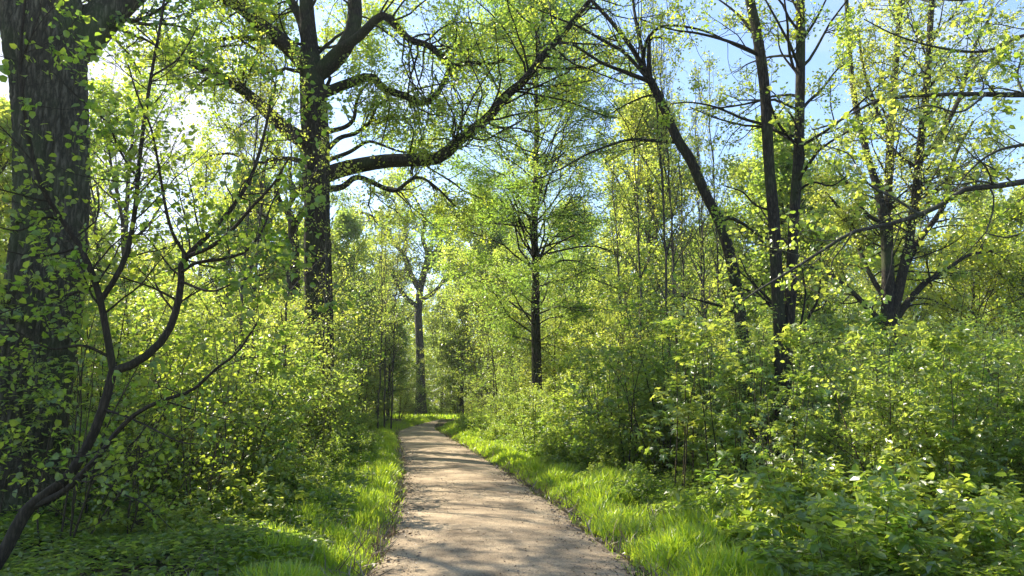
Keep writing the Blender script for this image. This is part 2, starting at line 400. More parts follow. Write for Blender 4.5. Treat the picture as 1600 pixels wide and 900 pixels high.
def ridged_tube(g, P, R, S, rng, amp=.05, nr=16, fine=0):
    """trunk with vertical bark ridges, root flare and slight irregularity"""
    K = len(P); T = np.gradient(P, axis=0); T = nrm(T); n0 = np.array([1., 0, 0]); N = []
    for k in range(K): n0 = nrm(n0 - (n0 @ T[k]) * T[k]); N.append(n0)
    N = np.array(N); B = np.cross(T, N); a = np.arange(S) * 2 * math.pi / S
    z = np.concatenate([[0], np.cumsum(np.linalg.norm(np.diff(P, axis=0), axis=1))])
    AA, ZZ = np.meshgrid(a, z)
    ph = .9 * np.sin(ZZ * .9 + 2 * AA) + .5 * np.sin(ZZ * 2.3 + 1)
    rid = np.abs(np.sin(AA * nr / 2 + ph)) ** .6 * .6 + np.abs(np.sin(AA * nr * .9 + ph * 1.7 + ZZ * 1.1)) * .4
    rr = R[:, None] * (1 + amp * (rid - .5) + .06 * np.sin(3 * AA + ZZ * .5) + .03 * np.sin(5 * AA - ZZ * .8) + rng.normal(0, .006, AA.shape))
    if fine:
        p2 = 1.6 * np.sin(ZZ * 3.1 + 4 * AA) + 1.1 * np.sin(ZZ * 5.3 - 7 * AA) + .6 * np.sin(ZZ * 9.7 + 11 * AA)
        gr = np.abs(np.sin(AA * 17 + p2)) ** .5
        rr = rr - fine * (1 - gr) + rng.normal(0, fine * .12, AA.shape)
    V = P[:, None] + rr[..., None] * (N[:, None] * np.cos(AA)[..., None] + B[:, None] * np.sin(AA)[..., None])
    k = np.arange(K - 1)[:, None] * S; s = np.arange(S)[None]; s2 = (s + 1) % S
    g.add(V, np.stack([k + s, k + s2, k + S + s2, k + S + s], -1).reshape(-1, 4))

def hero(name, label, cat, trunk, limbs, seed, leafmat, bark, leafsize, group=None, subn=2.2, sub2=4, sub3=3, leafper=6, tpl='rhomb', flat=.3,
         wig=.28, limb_names='limb', crownmask=None, trunkS=40, amp=.07, len1=(.7, 2.8), lenf1=.35, leafdens=1.0, up=.02, subang=55, twig_r=.012, spread=.06, l2=.42, l3=.5, extra=None, capr=.04, lu0=.12, clear=0):
    rng = np.random.default_rng(seed)
    P0, R0 = trunk
    base = (P0[0][0], P0[0][1], 0.0)
    root = thing(name, base, label, cat, group)
    P0 = P0.copy(); 
    g = Geo(); ridged_tube(g, P0, R0, trunkS, rng, amp, 16, .024 if trunkS > 200 else 0); part(root, 'trunk', g, bark, True)
    LP = []; LR = []
    for (p, r) in limbs:
        g = Geo(); tubes(g, p[None], r[None], 14 if r[0] > .1 else 8); part(root, limb_names, g, bark, True)
        LP.append(p); LR.append(r)
    LP = np.array(LP); LR = np.array(LR)
    if extra is not None:
        ee = np.array([resample(np.c_[p, r], LP.shape[1]) for p, r in zip(*extra)]); LP = np.concatenate([LP, ee[..., :3]]); LR = np.concatenate([LR, ee[..., 3]])
    nl = np.maximum((plen(LP) * subn).astype(int), 2)
    B1, Q1 = spawn(rng, LP, LR, nl, lu0, 1., lenf1, subang, 15, wig, up, 9, .36, 1.0, len1[0], len1[1], .3, .3)
    Q1 = np.minimum(Q1, np.linspace(capr, capr * .3, 9)[None])
    B2, Q2 = spawn(rng, B1, Q1, sub2, .15, 1., l2, 50, 14, wig * .9, up, 7, .55, .8, .3, 1.6, .3)
    B3, Q3 = spawn(rng, B2, Q2, sub3, .2, 1., l3, 45, 14, wig * .8, up, 5, .6, .8, .15, .7, .4)
    if clear:
        def far_(B, Q, v=None):
            i_ = np.clip(np.searchsorted(P0[:, 2], B[:, -1, 2]), 0, len(P0) - 1); dd = B[:, -1] - P0[i_]
            k_ = (np.hypot(dd[:, 0], dd[:, 1]) > clear) & ~((np.abs(dd[:, 0]) < .7) & (dd[:, 1] < 0) & (rng.random(len(B)) < .8))
            return k_
        kk2 = far_(B2, Q2); kk3 = far_(B3, Q3) & np.repeat(kk2, sub3)
    else: kk2 = np.ones(len(B2), bool); kk3 = np.ones(len(B3), bool)
    Q1 = np.maximum(Q1, twig_r * .5); Q2 = np.clip(Q2, twig_r * .35, None); Q3 = np.clip(Q3, twig_r * .22, None)
    g = Geo()
    if extra is not None: tubes(g, extra[0], extra[1], 8)
    tubes(g, B1, Q1, 6); tubes(g, B2[kk2], Q2[kk2], 4); tubes(g, B3[kk3], Q3[kk3], 3)
    part(root, 'branches', g, bark, True)
    if leafper > 0:
        g = Geo()
        cl = rng.random(len(B1)); v2 = np.repeat(cl, sub2); v3 = np.repeat(v2, sub3)
        keep = (rng.random(len(B3)) < leafdens) & kk3
        leaf_on(rng, g, B3[keep], leafper, leafsize, tpl, flat, spread, .2, .45, -.1, v3[keep])
        leaf_on(rng, g, B2[kk2], max(1, leafper // 3), leafsize, tpl, flat, spread, .6, .45, -.1, v2[kk2])
        part(root, 'foliage', g, leafmat)
    return root

def top_extra(rng, P, R, n, h, ang=45):
    """big limbs above the picture so that the crown goes on and throws its shade"""
    Q, RR = spawn(rng, P[None], R[None], n, .55, 1., .6, ang, 15, .16, .06, 22, .6, 1.0, h * .6, h, .2)
    return Q, RR

# --- great tree at the left edge
rng = np.random.default_rng(3)
d = 9.5
tp = [(20, 830), (28, 700), (48, 580), (70, 450), (84, 300), (82, 150), (72, 40), (62, -80), (60, -250), (70, -500)]
tr = [66, 58, 54, 52, 51, 52, 58, 50, 40, 26]
q = resample([[*W(x, y, d + .0015 * max(0, -y)), r] for (x, y), r in zip(tp, tr)], 420); P0 = q[:, :3]; R0 = q[:, 3] * d / F
P0[0, 2] = -.1
fl = np.clip(1 - P0[:, 2] / 1.0, 0, 1); R0 = R0 * (1 + .35 * fl ** 2)
limbs = [limb_poly([(85, 95), (130, 60), (165, 22), (205, -15), (270, -70), (350, -150)], d, d + 1.5, 34, 16)]
limbs += [limb_poly([(60, -60), (20, -150), (-60, -260), (-120, -400)], d, d + 2, 30, 12), limb_poly([(62, -100), (120, -220), (160, -350), (260, -520)], d, d + 3.0, 28, 10),
          limb_poly([(60, -200), (0, -300), (-60, -480), (-60, -650)], d, d - 2, 26, 10), limb_poly([(65, -300), (150, -420), (300, -560), (420, -620)], d, d + 1.0, 22, 8)]
def wl_(pts, r0, r1, K=22):
    q = resample([[*p, r0 + (r1 - r0) * i / (len(pts) - 1)] for i, p in enumerate(pts)], K); return q[:, :3], q[:, 3]
limbs += [wl_([(-5.9, 9.5, 8.6), (-6.5, 11.5, 10.2), (-7.6, 14, 12), (-8.8, 17, 13.8), (-9.4, 20, 15)], .22, .07), wl_([(-5.9, 9.5, 9.4), (-5.2, 12, 11.5), (-5.0, 15, 14), (-4.2, 18, 16.2)], .2, .06),
          wl_([(-5.9, 9.5, 8.2), (-7.8, 11, 9.8), (-10.5, 13, 11.6), (-13, 15.5, 13)], .22, .07), wl_([(-5.9, 9.5, 9.0), (-8.2, 12.4, 12), (-11, 16, 14.6), (-12.5, 19, 16.5)], .2, .06),
          wl_([(-5.9, 9.5, 10), (-4.5, 10.5, 12), (-2.6, 12, 13.6), (-1, 13.5, 14.6)], .18, .05)]
hero('great_oak', 'massive furrowed grey trunk at the left edge forking at the top', 'tree', (P0, R0), limbs, 31, L_BEECH, M_OAKBARK, .075,
     subn=1.8, sub2=6, sub3=5, leafper=7, trunkS=260, amp=.10, len1=(1.2, 3.6), lenf1=.5, wig=.2, spread=.08)

# --- big old oak with the long reaching limb
d = 22.0
tp = [(502, 706), (500, 640), (499, 520), (497, 420), (496, 320), (494, 220), (489, 140), (483, 70), (478, 0), (474, -120), (470, -260)]
tr = [26, 22, 21, 20.5, 19.5, 21, 20, 14, 11, 9, 6]
q = resample([[*W(x, y, d), r] for (x, y), r in zip(tp, tr)], 80); P0 = q[:, :3]; R0 = q[:, 3] * d / F; P0[0, 2] = -.1
LB = [
 ([(508, 274), (540, 263), (600, 252), (650, 250), (688, 246), (712, 224), (735, 205), (762, 185), (790, 150), (820, 125), (850, 85), (882, 50), (910, 15), (935, -15)], 13, 3.5, -3.0),
 ([(498, 112), (525, 82), (560, 58), (590, 28), (605, 26), (622, 44), (642, 63), (668, 70), (690, 86), (710, 104), (735, 97), (768, 100), (790, 92)], 10, 2, -1.5),
 ([(505, 146), (540, 132), (580, 120), (598, 138), (620, 146), (642, 153), (655, 162), (680, 150), (698, 118), (706, 92), (722, 62), (735, 30)], 9, 1.6, 1.0),
 ([(492, 118), (525, 92), (545, 62), (554, 30), (553, -20), (548, -110), (560, -190)], 15, 7, .5),
 ([(490, 118), (462, 85), (430, 55), (402, 35), (375, 12), (340, -8), (290, -40)], 15, 6, -1.0),
 ([(385, 22), (381, 0), (383, -40), (370, -90)], 6, 3, .5),
 ([(492, 228), (455, 208), (425, 182), (400, 158), (372, 136), (345, 119), (318, 108), (285, 96), (262, 104)], 14, 3.5, -1.5),
 ([(480, 70), (470, 30), (455, 2), (440, -30), (420, -80)], 9, 5, 1.2),
 ([(462, 85), (425, 66), (378, 58), (335, 63), (300, 66), (268, 76)], 5.5, 1.5, 1.2),
 ([(508, 296), (535, 292), (556, 277), (580, 284), (605, 296), (620, 298), (636, 285), (656, 277), (682, 293), (712, 322)], 5.5, 1.2, -1.2),
 ([(508, 238), (530, 216), (556, 208), (578, 190), (586, 172), (596, 160), (622, 154)], 4.5, 1.5, .8),
 ([(508, 207), (540, 198), (553, 184), (557, 160), (566, 140), (580, 126)], 4.5, 1.8, .8),
 ([(512, 250), (545, 238), (572, 222), (590, 224), (622, 236), (645, 238)], 4, 1.2, 1.5),
 ([(640, 240), (646, 205), (636, 190), (630, 178)], 2, .9, .3),
 ([(710, 224), (707, 205), (708, 185), (690, 175)], 2.6, 1.0, .3),
 ([(375, 62), (400, 78), (425, 95), (432, 115), (402, 138)], 2.2, 1.0, .3),
 ([(345, 119), (330, 100), (310, 85), (285, 75)], 4, 1.4, .3),
 ([(425, 182), (420, 165), (430, 140), (425, 120)], 3, 1.2, .3),
 ([(492, 262), (465, 250), (430, 248), (400, 255), (360, 240), (320, 245)], 5, 1.4, 1.0),
]
limbs = [limb_poly(p, d, d + dz, r0, r1, 26) for p, r0, r1, dz in LB]
rng = np.random.default_rng(5)
ex = top_extra(rng, P0[40:], R0[40:], 7, 6.0)
Q_, R_ = spawn(rng, P0[None, 38:66], R0[None, 38:66], 16, .0, 1., .8, 68, 12, .22, .03, 22, .22, 1.0, 2.5, 4.5, .15)
k_ = (Q_[:, -1, 1] - Q_[:, 0, 1]) > -.6; Q_, R_ = Q_[k_], R_[k_]
ex = (np.concatenate([ex[0], Q_]), np.concatenate([ex[1], R_]))
hero('old_oak', 'big dark oak left of the path with one long limb reaching right', 'tree', (P0, R0), limbs, 8, L_OAK, M_BARK, .085,
     subn=3.6, sub2=7, sub3=5, leafper=7, trunkS=48, amp=.08, len1=(.7, 3.4), lenf1=.5, wig=.21, spread=.12, extra=ex, twig_r=.011, leafdens=.78, capr=.034, lu0=.3, clear=1.1)

# --- small crooked tree just behind the oak
d = 25.0
q = resample([[*W(x, y, d), r] for (x, y), r in zip([(462, 695), (462, 560), (460, 440), (458, 350)], [11, 10, 9, 8])], 40); P0 = q[:, :3]; R0 = q[:, 3] * d / F; P0[0, 2] = -.1
limbs = [limb_poly(p, d, d + dz, a, b_, 18) for p, a, b_, dz in [
 ([(458, 352), (450, 330), (436, 315), (432, 292), (440, 262), (432, 230)], 7, 2, .5), ([(458, 356), (470, 336), (480, 318), (470, 292), (476, 262), (466, 220)], 6, 2, -.5),
 ([(459, 380), (440, 360), (418, 340), (395, 330), (370, 338)], 4, 1.3, .8), ([(450, 325), (462, 300), (452, 275), (455, 240)], 4, 1.3, .8)]]
hero('crooked_tree', 'short crooked dark tree standing just behind the big oak trunk', 'tree', (P0, R0), limbs, 9, L_OAK, M_BARK, .085, subn=2.4, sub2=6, sub3=5,
     leafper=8, trunkS=20, len1=(.6, 1.8), leafdens=.6, twig_r=.016)

# --- slim green tree at the middle (layered crown)
def excurrent(name, label, base, H, r0, seed, leafmat, bark, leafsize, h0=.2, spreadR=3.6, nl=60, flat=.7, leafper=6, lean=(0, 0), group=None, cat='tree', tpl='rhomb',
              sub1=9, sub2=5, dens=1., ang=68, up=.0, shape=None, wig=.05, wigb=.10, trunkS=16, twig_r=.01, lsp=.07, location=None, amp=.04, forks=1, su0=.15, brk=1.):
    rng = np.random.default_rng(seed)
    K = 30
    s = np.linspace(0, 1, K)
    P = np.zeros((K, 3)); P[:, 2] = s * H - .1 * (s == 0)
    wx = np.cumsum(rng.normal(0, wig, K)) * .5; wy = np.cumsum(rng.normal(0, wig, K)) * .5
    P[:, 0] = base[0] + lean[0] * s ** 1.3 + wx - wx[0]; P[:, 1] = base[1] + lean[1] * s ** 1.3 + wy - wy[0]
    R = r0 * (1 - .88 * s ** .9)
    root = thing(name, (base[0], base[1], 0), label, cat, group)
    g = Geo(); ridged_tube(g, P, R, trunkS, rng, amp, 10); part(root, 'trunk', g, bark, True)
    SP, SR = [P], [R]
    for kf in range(forks - 1):
        i0 = int(K * rng.uniform(.2, .35)); a = rng.uniform(0, 2 * math.pi); L = H - P[i0, 2]
        Q = wander(rng, P[i0:i0 + 1], np.array([[math.cos(a) * .45, math.sin(a) * .45, 1.]]), np.array([L * rng.uniform(.7, .95)]), K, .05, .03)
        RR = (R[i0] * .75 * (1 - .85 * s))[None]
        g = Geo(); tubes(g, Q, RR, 9); part(root, 'stem', g, bark, True); SP.append(Q[0]); SR.append(RR[0])
    BP, BR = [], []
    for P_, R_ in zip(SP, SR):
        m = nl // forks
        u = np.sort(rng.uniform(h0 if P_ is P else .1, .99, m)); x = u * (K - 1); i = np.minimum(x.astype(int), K - 2); fr = (x - i)[:, None]
        st_ = P_[i] * (1 - fr) + P_[i + 1] * fr; rr = R_[i]
        a = np.arange(m) * 2.399 + rng.normal(0, .4, m)
        el = np.radians(90 - ang - 8 + 30 * u + rng.normal(0, 8, m))
        dr = np.stack([np.cos(a) * np.cos(el), np.sin(a) * np.cos(el), np.sin(el)], 1)
        t_ = (u - h0) / (1 - h0)
        env = np.interp(np.clip(t_, 0, 1), [0, .15, .45, .8, 1], [.65, .95, 1., .6, .18]) if shape is None else np.interp(np.clip(t_, 0, 1), *shape)
        L = spreadR * env * rng.uniform(.65, 1.15, m)
        Q = wander(rng, st_, dr, L, 10, wigb, up)
        r1 = np.minimum(rr * .6, .012 + L * .012) * brk
        BP.append(Q); BR.append(r1[:, None] * np.linspace(1, .2, 10)[None])
    BP = np.concatenate(BP); BR = np.concatenate(BR)
    B2, Q2 = spawn(rng, BP, BR, sub1, su0, 1., .42, 48, 12, .10, 0, 6, .5, 1 - flat, .15, 3, .35)
    B3, Q3 = spawn(rng, B2, Q2, sub2, .1, 1., .45, 45, 12, .10, -.01, 4, .6, 1 - flat, .08, 1, .5)
    g = Geo(); tubes(g, BP, np.maximum(BR, twig_r * .5), 5); tubes(g, B2, np.clip(Q2, twig_r * .3, None), 3); tubes(g, B3, np.clip(Q3, twig_r * .2, None), 3)
    part(root, 'branches', g, bark, True)
    g = Geo(); cl = rng.random(len(BP)); v2 = np.repeat(cl, sub1); v3 = np.repeat(v2, sub2)
    k = rng.random(len(B3)) < dens
    leaf_on(rng, g, B3[k], leafper, leafsize, tpl, flat, lsp, .1, .3, -.05, v3[k])
    leaf_on(rng, g, B2, max(2, leafper // 2), leafsize, tpl, flat, lsp, .3, .3, -.05, v2)
    part(root, 'foliage', g, leafmat)
    return root

bp_ = W(838, 640, 30)
excurrent('slim_beech', 'slim straight dark trunk with layered fresh green crown right of the path', (bp_[0], 30.0), 18.5, .24, 21, L_BEECH, M_BARK, .085,
          h0=.2, spreadR=5.4, nl=120, flat=.72, leafper=14, sub1=13, sub2=6, up=.0, dens=1, wigb=.22, ang=58, shape=([0, .15, .45, .8, 1], [.7, .95, 1, .85, .5]), su0=.3, brk=.6, twig_r=.007, lsp=.10, wig=.03, trunkS=20)

# --- far oak at the end of the path
d = 66.0
q = resample([[*W(x, y, d), r] for (x, y), r in zip([(657, 650), (657, 600), (656, 540), (654, 490), (657, 450), (664, 420)], [10, 7, 6.2, 5.8, 5.5, 5])], 40); P0 = q[:, :3]; R0 = q[:, 3] * d / F; P0[0, 2] = -.1
limbs = [limb_poly(p, d, d + dz, a, b_, 18) for p, a, b_, dz in [
 ([(657, 455), (640, 425), (632, 400), (612, 375), (600, 352), (575, 335), (548, 330)], 5, 1.5, 2), ([(660, 430), (668, 400), (660, 372), (664, 345), (652, 315), (640, 300)], 4.5, 1.3, -2),
 ([(662, 425), (682, 405), (700, 388), (706, 362), (722, 345)], 4.5, 1.3, 3), ([(655, 480), (632, 462), (612, 425), (590, 408), (560, 398)], 4, 1.3, -3),
 ([(656, 470), (680, 455), (698, 430), (712, 415), (722, 400)], 4, 1.3, 1), ([(632, 400), (634, 370), (622, 345), (618, 318), (600, 300)], 3.5, 1, 1), ([(664, 410), (688, 380), (686, 350), (700, 325)], 3.5, 1, 0)]]
hero('distant_oak', 'spreading oak at the far end of the path with open dark limbs', 'tree', (P0, R0), limbs, 12, L_PALE, M_GREYBARK, .18, subn=2.4, sub2=7, sub3=6,
     leafper=7, trunkS=20, len1=(1.2, 4.5), lenf1=.6, leafdens=.8, twig_r=.04, spread=.15, l2=.45)

# --- leaning bare tree
d = 18.0
q = resample([[*W(x, y, d + dd), r] for (x, y), r, dd in zip([(1178, 722), (1168, 620), (1160, 530), (1147, 430), (1126, 352), (1102, 303), (1080, 252), (1058, 216), (1036, 165), (1016, 125)], [12, 10.5, 9.5, 9, 8.5, 8, 7.8, 7.5, 7, 6.5], [0, 0, 0, 0, .1, .15, .2, .3, .4, .5])], 60)
P0 = q[:, :3]; R0 = q[:, 3] * d / F; P0[0, 2] = -.1
limbs = [limb_poly(p, d + .5, d + .5 + dz, a, b_, 20) for p, a, b_, dz in [
 ([(1018, 130), (1002, 100), (985, 72), (962, 42), (938, 15), (905, -20), (870, -60)], 5, 2, .5), ([(1016, 128), (1014, 95), (1016, 62), (1030, 58), (1050, 62)], 5, 1.5, -.5),
 ([(1012, 126), (975, 112), (940, 98), (912, 80), (888, 68), (850, 70)], 4, 1.0, -1.5), ([(1010, 120), (975, 82), (940, 62), (905, 42), (870, 28), (830, 10)], 3.5, 1.0, 1.5),
 ([(1008, 110), (1000, 60), (990, 10), (988, -40), (975, -110)], 3.5, 1.2, 1), ([(1062, 222), (1020, 220), (985, 218), (950, 228), (915, 242), (880, 262), (830, 285)], 3, .8, -2.5),
 ([(1004, 96), (1012, 60), (1040, 40), (1100, 48), (1150, 72), (1190, 90)], 3, 1.0, -1.8), ([(1130, 345), (1140, 340), (1165, 352), (1190, 370), (1225, 380)], 3.5, .9, .5),
 ([(1152, 490), (1130, 480), (1095, 470), (1060, 462)], 3, .9, -.8), ([(1045, 175), (1020, 150), (985, 160), (950, 180)], 2.4, .8, .8)]]
hero('leaning_tree', 'dark tree leaning left over the undergrowth with nearly bare forked top', 'tree', (P0, R0), limbs, 14, L_PALE, M_BARK, .06, subn=2.6, sub2=4, sub3=3,
     leafper=4, trunkS=24, len1=(.5, 2.4), lenf1=.5, leafdens=.4, wig=.14, up=.03, twig_r=.012)

# --- twin dark trunks
d = 16.0
q1 = resample([[*W(x, y, d), r] for (x, y), r in zip([(1222, 737), (1220, 560), (1215, 470), (1209, 350), (1201, 250), (1196, 150), (1186, 70), (1172, 0), (1158, -80), (1140, -220)], [11, 9.5, 9.2, 8.8, 8.4, 8.2, 8, 7.5, 6.5, 4])], 60)
P0 = q1[:, :3]; R0 = q1[:, 3] * d / F; P0[0, 2] = -.1
limbs = [limb_poly([(1224, 735), (1229, 560), (1235, 470), (1240, 350), (1247, 250), (1250, 150), (1251, 50), (1250, -60), (1256, -220)], d, d + .3, 9.5, 6.5, 40)]
lim2 = [limb_poly(p, d, d + dz, a, b_, 40) for p, a, b_, dz in [
 ([(1192, 90), (1165, 75), (1130, 62), (1090, 52), (1050, 46), (1000, 30)], 3.2, 1, -.8), ([(1200, 196), (1160, 185), (1120, 168), (1080, 160), (1048, 162)], 2.8, .9, .8),
 ([(1247, 180), (1262, 160), (1285, 138), (1305, 112), (1320, 100)], 3.2, 1, .8), ([(1248, 70), (1275, 30), (1300, -20)], 3, 1, -.6), ([(1184, 60), (1150, 20), (1110, -10)], 3, 1, .6),
 ([(1207, 330), (1180, 320), (1160, 300), (1130, 290)], 2.2, .8, .5), ([(1244, 300), (1270, 285), (1300, 290), (1330, 270)], 2.2, .8, -.5), ([(1250, 120), (1220, 80), (1215, 40)], 2.2, .8, .5)]]
hero('twin_trunk_tree', 'two dark bare trunks rising side by side from one base', 'tree', (P0, R0), limbs + lim2, 15, L_OAK, M_BARK, .07, subn=2.3, sub2=5, sub3=4,
     leafper=8, trunkS=24, len1=(.7, 2.6), lenf1=.45, leafdens=.75, wig=.14, up=.02, twig_r=.012)

# --- multi-stem spreading tree on the right
d = 27.0
q = resample([[*W(x, y, d), r] for (x, y), r in zip([(1392, 690), (1390, 600), (1388, 540), (1388, 500), (1387, 420), (1383, 360), (1372, 300), (1352, 230), (1335, 150), (1325, 50), (1320, -60)], [17, 14, 13, 11, 9, 7.5, 6, 5, 4.5, 3.5, 3])], 60)
P0 = q[:, :3]; R0 = q[:, 3] * d / F; P0[0, 2] = -.1
limbs = [limb_poly(p, d, d + dz, a, b_, 24) for p, a, b_, dz in [
 ([(1388, 520), (1389, 430), (1388, 300), (1391, 220), (1398, 120), (1406, 20), (1412, -90)], 7.5, 3.8, 1), ([(1390, 520), (1405, 450), (1418, 390), (1430, 310), (1440, 210), (1450, 110), (1456, 0), (1470, -120)], 8, 3.8, -1),
 ([(1396, 505), (1420, 470), (1448, 440), (1475, 425), (1510, 400), (1550, 392)], 6, 2, .5), ([(1378, 505), (1350, 475), (1325, 450), (1295, 428), (1262, 415)], 5, 1.6, .8),
 ([(1384, 470), (1355, 420), (1335, 370), (1315, 330), (1290, 300)], 4.5, 1.5, 1.6), ([(1412, 420), (1440, 370), (1475, 320), (1490, 250), (1520, 190)], 5.5, 2, 1.4),
 ([(1440, 250), (1470, 210), (1500, 150), (1520, 80), (1550, 20)], 4.5, 2, 1.2), ([(1392, 220), (1370, 170), (1350, 110), (1340, 40)], 4, 1.6, -1.2), ([(1432, 300), (1462, 300), (1500, 280), (1540, 285)], 3.5, 1.3, -1.6),
 ([(1380, 350), (1350, 330), (1320, 280), (1290, 250)], 3.5, 1.3, -1.5)]]
hero('many_stemmed_tree', 'tree on the right dividing low into several steep dark stems', 'tree', (P0, R0), limbs, 16, L_PALE, M_BARK, .09, subn=3.0, sub2=6, sub3=5,
     leafper=8, trunkS=30, len1=(.8, 2.8), lenf1=.35, leafdens=.9, wig=.15, up=.01, twig_r=.016, spread=.1)

# --- tree standing outside the right edge whose boughs hang into view
d = 9.5
q = resample([[*W(x, y, d), r] for (x, y), r in zip([(1800, 815), (1795, 600), (1785, 400), (1780, 200), (1775, 0), (1775, -250)], [34, 28, 26, 24, 20, 10])], 40); P0 = q[:, :3]; R0 = q[:, 3] * d / F; P0[0, 2] = -.1
limbs = [limb_poly(p, d, d + dz, a, b_, 26) for p, a, b_, dz in [
 ([(1782, 265), (1700, 270), (1600, 284), (1555, 291), (1502, 297), (1480, 315), (1440, 334), (1390, 350), (1332, 363), (1290, 388), (1240, 420), (1180, 456), (1160, 470)], 6.5, 1.3, .5),
 ([(1780, 130), (1700, 140), (1600, 148), (1500, 147), (1400, 152), (1362, 161), (1310, 190), (1270, 203)], 7, 1.2, .8),
 ([(1332, 363), (1318, 385), (1300, 410), (1300, 445)], 1.7, .7, .2), ([(1436, 335), (1395, 308), (1360, 290), (1340, 262), (1325, 240), (1290, 228)], 2.4, .8, .4),
 ([(1700, 200), (1620, 222), (1560, 235), (1520, 262), (1490, 300)], 4, 1, .5), ([(1775, 60), (1690, 40), (1600, 55), (1540, 80), (1470, 75), (1400, 55), (1350, 30)], 4.5, 1, 1.0),
 ([(1540, 148), (1500, 175), (1450, 165), (1400, 180)], 2, .7, -.4), ([(1775, -20), (1690, -40), (1600, -20), (1500, 0), (1420, -10)], 5, 1.4, 1.5), ([(1600, 148), (1590, 120), (1597, 90), (1620, 50)], 2, .8, .3),
 ([(1782, 330), (1700, 350), (1640, 345), (1580, 370), (1540, 365)], 4, 1, .4)]]
hero('overhanging_tree', 'tree outside the right edge reaching long thin boughs with bright leaves', 'tree', (P0, R0), limbs, 17, L_BRIGHT, M_GREYBARK, .062, subn=3.2, sub2=5, sub3=3,
     leafper=6, tpl='heart', trunkS=30, len1=(.3, 1.2), lenf1=.3, leafdens=.42, wig=.13, up=.0, twig_r=.007, spread=.04, flat=.5, l2=.5)

# --- crooked hazel in the left foreground
d = 6.6
q = resample([[*W(x, y, dd), r] for (x, y), r, dd in zip([(-40, 925), (0, 872), (40, 800), (75, 770), (105, 745), (140, 690), (163, 630), (176, 580)], [10, 9.3, 9, 8.2, 7.4, 6.9, 6.5, 6.2], [6.4, 6.45, 6.5, 6.5, 6.5, 6.5, 6.5, 6.5])], 40)
P0 = q[:, :3]; R0 = q[:, 3] * d / F
d = 6.5
limbs = [limb_poly(p, d, d + dz, a, b_, 22) for p, a, b_, dz in [
 ([(177, 582), (172, 550), (163, 500), (156, 465), (145, 430), (125, 385), (98, 345), (72, 305), (52, 250), (38, 170), (32, 90), (40, -10)], 6, 2, -.3),
 ([(157, 470), (182, 432), (200, 390), (212, 320), (216, 270), (224, 200), (236, 120), (252, 30), (262, -40)], 4.6, 1.8, .4),
 ([(177, 580), (210, 568), (238, 548), (262, 520), (276, 482), (283, 440), (284, 408), (300, 392), (340, 352), (376, 305), (398, 262), (415, 200), (424, 150)], 7, 1.8, .5),
 ([(290, 402), (330, 385), (362, 360), (395, 322), (425, 290), (450, 250)], 4, 1.4, -.3), ([(284, 425), (306, 411), (350, 404), (385, 392), (410, 360), (424, 320), (440, 290)], 3, 1.1, .8),
 ([(290, 398), (270, 365), (258, 320), (248, 260), (236, 200), (215, 150), (200, 100)], 3, 1.1, -.6),
 ([(55, 790), (100, 768), (130, 738), (158, 708), (185, 672), (215, 645), (255, 625), (300, 610), (340, 574), (370, 552), (392, 520), (402, 505)], 5.5, 1.3, -.6),
 ([(162, 640), (195, 650), (235, 668), (280, 690), (310, 694)], 2, .8, -.5), ([(125, 385), (95, 395), (50, 400), (10, 392)], 2.4, .9, -.5),
 ([(216, 280), (190, 240), (165, 190), (120, 150), (80, 110)], 2.4, .9, -.6), ([(176, 560), (130, 540), (80, 545), (30, 520), (-10, 515)], 2.6, 1.0, -.6),
 ([(148, 445), (110, 460), (60, 470), (0, 490)], 2.2, .9, -.8), ([(283, 440), (330, 455), (370, 440), (410, 430)], 2.2, .8, -.6), ([(98, 345), (70, 340), (30, 360), (-20, 350)], 2.2, .8, -.4), ([(236, 120), (280, 90), (310, 40)], 2, .8, .2)]]
hero('crooked_hazel', 'crooked slender hazel leaning in from the left foreground with heart shaped leaves', 'tree', (P0, R0), limbs, 18, L_HAZEL, M_TWIG, .050, subn=6.0, sub2=4, sub3=3,
     leafper=3, tpl='heart', trunkS=20, amp=.03, len1=(.25, 1.1), lenf1=.35, leafdens=.8, wig=.12, up=.01, twig_r=.0045, spread=.025, flat=.45, l2=.5)

# ------------------------------------------------------------------ repeated plants: prototypes
ORD = ['nearest', 'second nearest', 'third nearest', 'fourth nearest', 'fifth nearest', 'sixth nearest', 'seventh nearest', 'eighth nearest', 'ninth nearest', 'tenth nearest',
       'eleventh nearest', 'twelfth nearest', 'thirteenth nearest', 'fourteenth nearest', 'fifteenth nearest', 'sixteenth nearest', 'seventeenth nearest', 'eighteenth nearest',
       'nineteenth nearest', 'twentieth nearest'] + [f'{a}{b} nearest' for a in ('twenty-', 'thirty-', 'forty-', 'fifty-', 'sixty-', 'seventy-') for b in ('first', 'second', 'third', 'fourth', 'fifth', 'sixth', 'seventh', 'eighth', 'ninth', 'tenth')]

